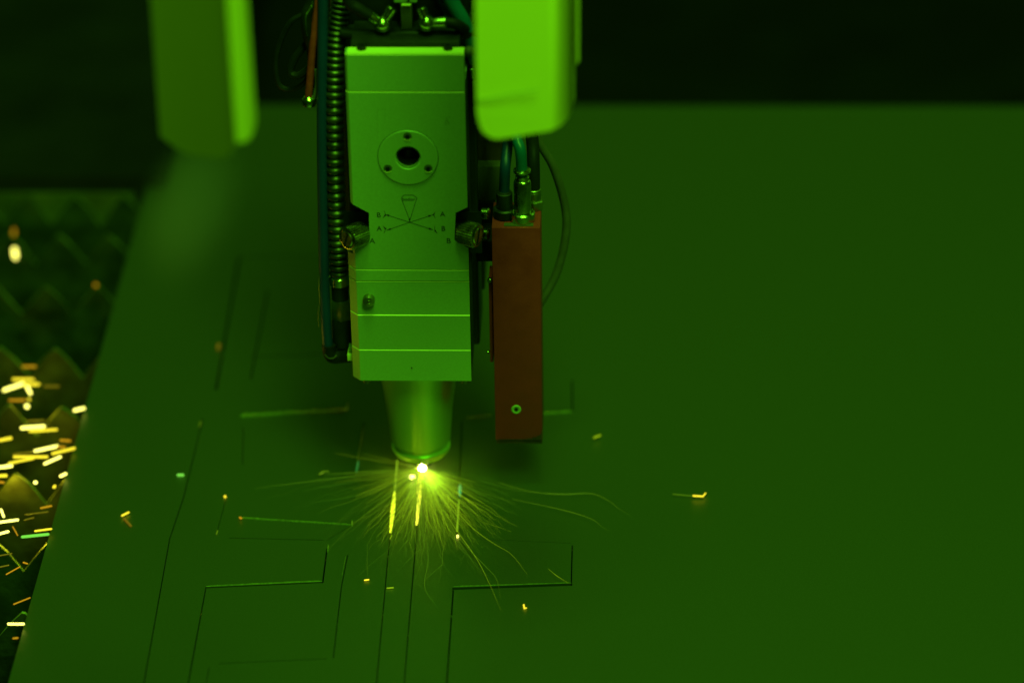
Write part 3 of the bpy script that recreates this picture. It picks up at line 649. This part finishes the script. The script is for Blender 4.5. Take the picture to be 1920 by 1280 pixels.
tag(obj('spark_core', bm, M['trail_a'], None, 0), 'dense bright rays packed round the flare where the fan begins', 'sparks', 'threads of the spark fan', 'stuff')
long = [
    ([(800, 895), (862, 965), (893, 995), (925, 1018), (960, 1040), (988, 1076)], .00030, 'trail_a', 'long straight spark ending right of the middle cut line corner'),
    ([(800, 900), (850, 985), (890, 1040), (915, 1085), (939, 1142)], .00026, 'trail_a', 'long spark crossing the thick dark cut below the flare'),
    ([(840, 985), (880, 1030), (912, 1062), (930, 1085), (937, 1120)], .00024, 'trail_b', 'wavy spark hooking down just above the thick dark cut'),
    ([(798, 1000), (803, 1050), (796, 1090), (800, 1112), (812, 1126), (821, 1140)], .00024, 'trail_b', 'squiggling spark thread hanging lowest under the flare'),
    ([(935, 905), (1000, 922), (1060, 926), (1110, 925), (1145, 940), (1160, 953), (1182, 966)], .00032, 'trail_b', 'upper of two arcing sparks flying right past the red box'),
    ([(960, 935), (1040, 952), (1090, 965), (1115, 975), (1125, 985), (1142, 994)], .00030, 'trail_b', 'lower of two arcing sparks flying right past the red box'),
    ([(760, 885), (700, 888), (600, 900), (478, 916)], .00040, 'trail_b', 'long straight spark flying left nearly level'),
    ([(750, 880), (690, 884), (630, 888), (600, 888)], .00034, 'trail_b', 'spark flying left that ends in a curled blob'),
    ([(740, 892), (680, 900), (610, 912), (566, 919)], .00030, 'trail_c', 'short faint spark under the long level one at left'),
    ([(745, 905), (690, 922), (640, 934), (584, 942)], .00030, 'trail_c', 'faint spark sloping down to the left'),
    ([(760, 905), (710, 945), (665, 980), (618, 1028)], .00026, 'trail_b', 'spark passing the end of the bright green cut edge'),
    ([(1028, 1066), (1045, 1080), (1060, 1090), (1068, 1094)], .00024, 'trail_a', 'short spark above the right end of the thick dark cut'),
    ([(735, 985), (722, 1005), (710, 1026)], .0003, 'trail_b', 'short spark beside the left glowing cut'),
    ([(792, 884), (835, 930), (880, 985)], .0005, 'trail_a', 'bright ray leaving the flare to the lower right')]
for pts, r, m, lab in long:
    bm = NB(); q = [onz(x, y, .004) for x, y in pts]
    q = [p+Vector((rs.gauss(0, .0002), rs.gauss(0, .0003), 0)) for p in q]
    trail(bm, q, r, 4, 6); tag(obj('spark_trail', bm, M[m], None, 0), lab, 'spark', 'long spark threads over the sheet')
def capsule(p0, p1, r):
    bm = NB(); d = (p1-p0); L = d.length
    if L < 1e-6: d = Vector((1, 0, 0)); L = 1e-5
    lathe(bm, p0, d, [(r*.1, -r), (r*.6, -r*.8), (r*.95, -r*.3), (r, 0), (r, L), (r*.95, L+r*.3), (r*.6, L+r*.8), (r*.1, L+r)], 10)
    return bm
def ember(a, b, rpx, m, lab, z=.002, grp=None):
    obj_ = obj('spark', capsule(onz(*a, z), onz(*b, z), rpx*(.00042 if grp else .00033)), M[m]); tag(obj_, lab, 'spark', grp)
for a, b, r, m, lab, z in [
    ((27, 468), (29, 482), 6, 'spark_w', 'big pale yellow spark alone among the dark slats', .004),
    ((26, 431), (26, 440), 4, 'spark_o', 'small orange spark right above the big lone one', .004),
    ((179, 534), (180, 535), 4.5, 'spark_o', 'round orange spark near the sheet edge high up', .004),
    ((410, 646), (409, 653), 4, 'spark_d', 'dull blurred ember on the dark sheet left of the head', .002),
    ((334, 890), (343, 890), 3.2, 'spark_g', 'small green glint alone on the left part of the sheet', .001),
    ((422, 930), (422, 931), 3.0, 'spark_y', 'tiny round yellow ember left of the cut outlines', .001),
    ((229, 966), (241, 960), 2.4, 'spark_y', 'short tilted yellow spark on the sheet near its left edge', .002),
    ((233, 972), (245, 985), 3, 'spark_d', 'faint smudge glowing under the short tilted spark', .001),
    ((1114, 820), (1125, 816), 2.4, 'trail_a', 'small blurred spark right of the red box', .004),
    ((1300, 929), (1318, 930), 2.0, 'spark_y', 'hooked spark far out on the right of the sheet', .003),
    ((1318, 930), (1323, 924), 1.6, 'spark_y', 'upturned tip of the hooked spark on the right', .003),
    ((1262, 926), (1298, 929), .8, 'trail_b', 'faint tail of the hooked spark on the right', .003),
    ((982, 1133), (983, 1139), 1.8, 'spark_y', 'tiny upright ember below the thick dark cut', .001),
    ((983, 1140), (987, 1139), 1.4, 'spark_y', 'foot of the tiny ember below the thick dark cut', .001),
    ((684, 1087), (691, 1086), 1.8, 'spark_y', 'tiny yellow ember between two faint cut lines', .001),
    ((726, 1102), (737, 1101), 1.6, 'trail_a', 'tiny green smear across a faint cut line', .001),
    ((858, 1004), (858, 1006), 3.0, 'spark_w', 'bright round droplet at the end of the right glowing cut', .001),
    ((450, 970), (452, 971), 2.6, 'spark_o', 'small glowing bead at the left end of the bright green cut edge', .002),
    ((600, 888), (606, 884), 2.2, 'trail_b', 'curled blob on the left flying spark', .004),
    ((606, 884), (616, 883), 1.2, 'trail_b', 'thin curl above the blob on the left spark', .004),
    ((408, 994), (406, 1001), 1.2, 'trail_b', 'tiny faint glint left of the bright green cut edge', .001),
    ((376, 790), (374, 798), 1.2, 'trail_b', 'tiny faint glint on the upper end of the long left cut', .001),
    ((735, 1003), (731, 1010), 1.0, 'trail_a', 'faint tail under the left glowing cut', .001),
    ((788, 866), (791, 872), 1.8, 'hot', 'tiny spark climbing the nozzle above the flare', .008)]:
    ember(a, b, r, m, lab, z)
fall = [  # x0, y0, x1, y1, radius, kind
    (43, 687, 66, 687, 4, 'o'), (25, 711, 62, 711, 4.5, 'y'), (8, 731, 43, 719, 5.5, 'w'), (45, 721, 72, 720, 5, 'y'), (51, 725, 57, 737, 5, 'w'),
    (18, 750, 46, 750, 4, 'o'), (54, 748, 55, 749, 4.5, 'y'), (50, 761, 51, 762, 7, 'w'), (84, 724, 110, 724, 3.8, 'd'), (140, 769, 157, 765, 4.5, 'w'),
    (41, 802, 82, 799, 5, 'w'), (56, 808, 106, 805, 4, 'y'), (0, 825, 20, 821, 5, 'y'), (114, 825, 131, 826, 4, 'o'), (66, 845, 108, 836, 4.5, 'w'),
    (108, 837, 121, 838, 4, 'o'), (99, 850, 139, 840, 4.5, 'y'), (27, 856, 88, 856, 4.5, 'y'), (17, 868, 62, 859, 3.8, 'y'), (84, 869, 113, 856, 4, 'w'),
    (-4, 876, 21, 873, 5, 'w'), (-4, 892, 11, 891, 5, 'y'), (-3, 903, 6, 904, 4, 'o'), (66, 904, 67, 904, 5.5, 'w'), (114, 892, 123, 888, 4.5, 'w'),
    (101, 913, 103, 911, 4.5, 'y'), (77, 952, 96, 948, 3, 'o'), (2, 955, 7, 968, 3.5, 'w'), (-4, 979, 33, 974, 4, 'w'), (48, 964, 90, 959, 2, 'd'),
    (47, 974, 63, 970, 2.4, 'd'), (-4, 1001, 15, 996, 4, 'w'), (66, 995, 96, 991, 3, 'y'), (42, 1006, 90, 1001, 4.5, 'g'), (24, 987, 33, 1003, 1.8, 'o'),
    (0, 1041, 22, 1037, 2, 'd'), (12, 1076, 37, 1062, 2, 'o'), (-3, 1063, 16, 1059, 2.2, 'd'), (26, 1132, 56, 1120, 2, 'o'), (16, 1169, 44, 1169, 3.6, 'w'),
    (25, 1196, 33, 1195, 2.6, 'o'), (44, 1054, 51, 1056, 2.5, 'o'), (25, 851, 60, 847, 3, 'd'), (52, 789, 82, 788, 3, 'd')]
fall_labels = ['orange dash topmost of the spark cluster over the slats',
    'yellow dash just under the topmost orange one',
    'thick white streak tilted up to the right, upper left cluster',
    'yellow dash joining the right end of the thick tilted streak',
    'short steep white spark crossing the upper cluster',
    'flat orange dash between the tilted streak and the round blob',
    'small yellow blob at the right end of the flat orange dash',
    'round white blob below the upper cluster',
    'dim brown dash right of the upper cluster, alone',
    'stubby white dash against the sheet edge beside a bright tooth',
    'long white dash, highest of the middle cluster',
    'yellow dash overlapping under the long white one',
    'yellow dash cut by the picture edge above the middle cluster',
    'short orange dash near the sheet edge over the middle cluster',
    'long white yellow streak tilted up, centre of the middle cluster',
    'short orange stub behind the end of the tilted streak',
    'yellow streak nearest the sheet edge in the middle cluster',
    'longest flat yellow streak in the middle cluster',
    'thin yellow streak fanning down left from the longest flat one',
    'steeply tilted white dash at the lower right of the middle cluster',
    'white dash cut by the picture edge beside the middle cluster',
    'yellow dash cut by the picture edge under the white one',
    'small orange dash cut by the picture edge under the yellow one',
    'round white dot alone below the middle cluster',
    'short fat white dash at the sheet edge below the middle cluster',
    'small yellow blob just left below the fat dash',
    'small orange dash above the long pale green streak',
    'steep white dash at the picture edge over the dark teeth',
    'flat white dash at the picture edge below the steep one',
    'thin dim brown dash right of the flat white one',
    'thin brownish dash just under the long dim one',
    'white dash at the picture edge level with the green streak',
    'thin yellow dash right above the long pale green streak',
    'pale green streak, the longest low over the left slats',
    'thin steep orange dash left of the green streak',
    'thin dim dash at the picture edge below the green streak',
    'thin tilted orange dash below the green streak',
    'thin dim dash under it at the picture edge',
    'thin tilted orange dash lower down beside the sheet edge',
    'flat white dash, lowest bright spark over the slats',
    'small orange dash at the very bottom of the spark fall',
    'tiny orange blob right under the green streak',
    'faint brown streak just above the longest flat yellow one',
    'faint brown dash just above the long white one']
assert len(fall_labels) == len(fall)
for (x0_, y0_, x1_, y1_, r, kd), lab in zip(fall, fall_labels):
    ember((x0_, y0_), (x1_, y1_), r*.60, 'spark_'+kd, lab, .004, 'glowing sparks over the toothed slats')
for px, py, e_ in ((40, 745, .05), (70, 850, .10), (20, 910, .05), (50, 985, .05)):
    p = onz(px, py, -.012); point('spark_light', tuple(p), e_*1.0, .008, (.9, .8, .02))

# thin smoke volume added to imitate glare over the far left corner of the sheet
c = onz(362, 385, .02); bm = NB()
bmesh.ops.create_icosphere(bm, subdivisions=3, radius=1.0); o = obj('haze', bm, M['pit'], None, 60)
o.data.materials.clear(); o.location = c; o.scale = (.060, .19, .035)
m = bpy.data.materials.new('glare_haze'); m.use_nodes = True; nt = m.node_tree; nt.nodes.remove(nt.nodes['Principled BSDF'])
pv = nt.nodes.new('ShaderNodeVolumePrincipled'); pv.inputs['Color'].default_value = (.95, .9, .95, 1)
tc = nt.nodes.new('ShaderNodeTexCoord'); ln = nt.nodes.new('ShaderNodeVectorMath'); ln.operation = 'LENGTH'
nt.links.new(tc.outputs['Object'], ln.inputs[0]); mr = nt.nodes.new('ShaderNodeMapRange'); mr.interpolation_type = 'SMOOTHERSTEP'
mr.inputs[1].default_value = 0; mr.inputs[2].default_value = 1; mr.inputs[3].default_value = 9.0; mr.inputs[4].default_value = 0
nt.links.new(ln.outputs['Value'], mr.inputs[0]); nt.links.new(mr.outputs[0], pv.inputs['Density'])
nt.links.new(pv.outputs[0], nt.nodes['Material Output'].inputs['Volume']); o.data.materials.append(m)
tag(o, 'thin pale smoke imitating glare over the far left corner of the steel sheet', 'haze', None, 'stuff')
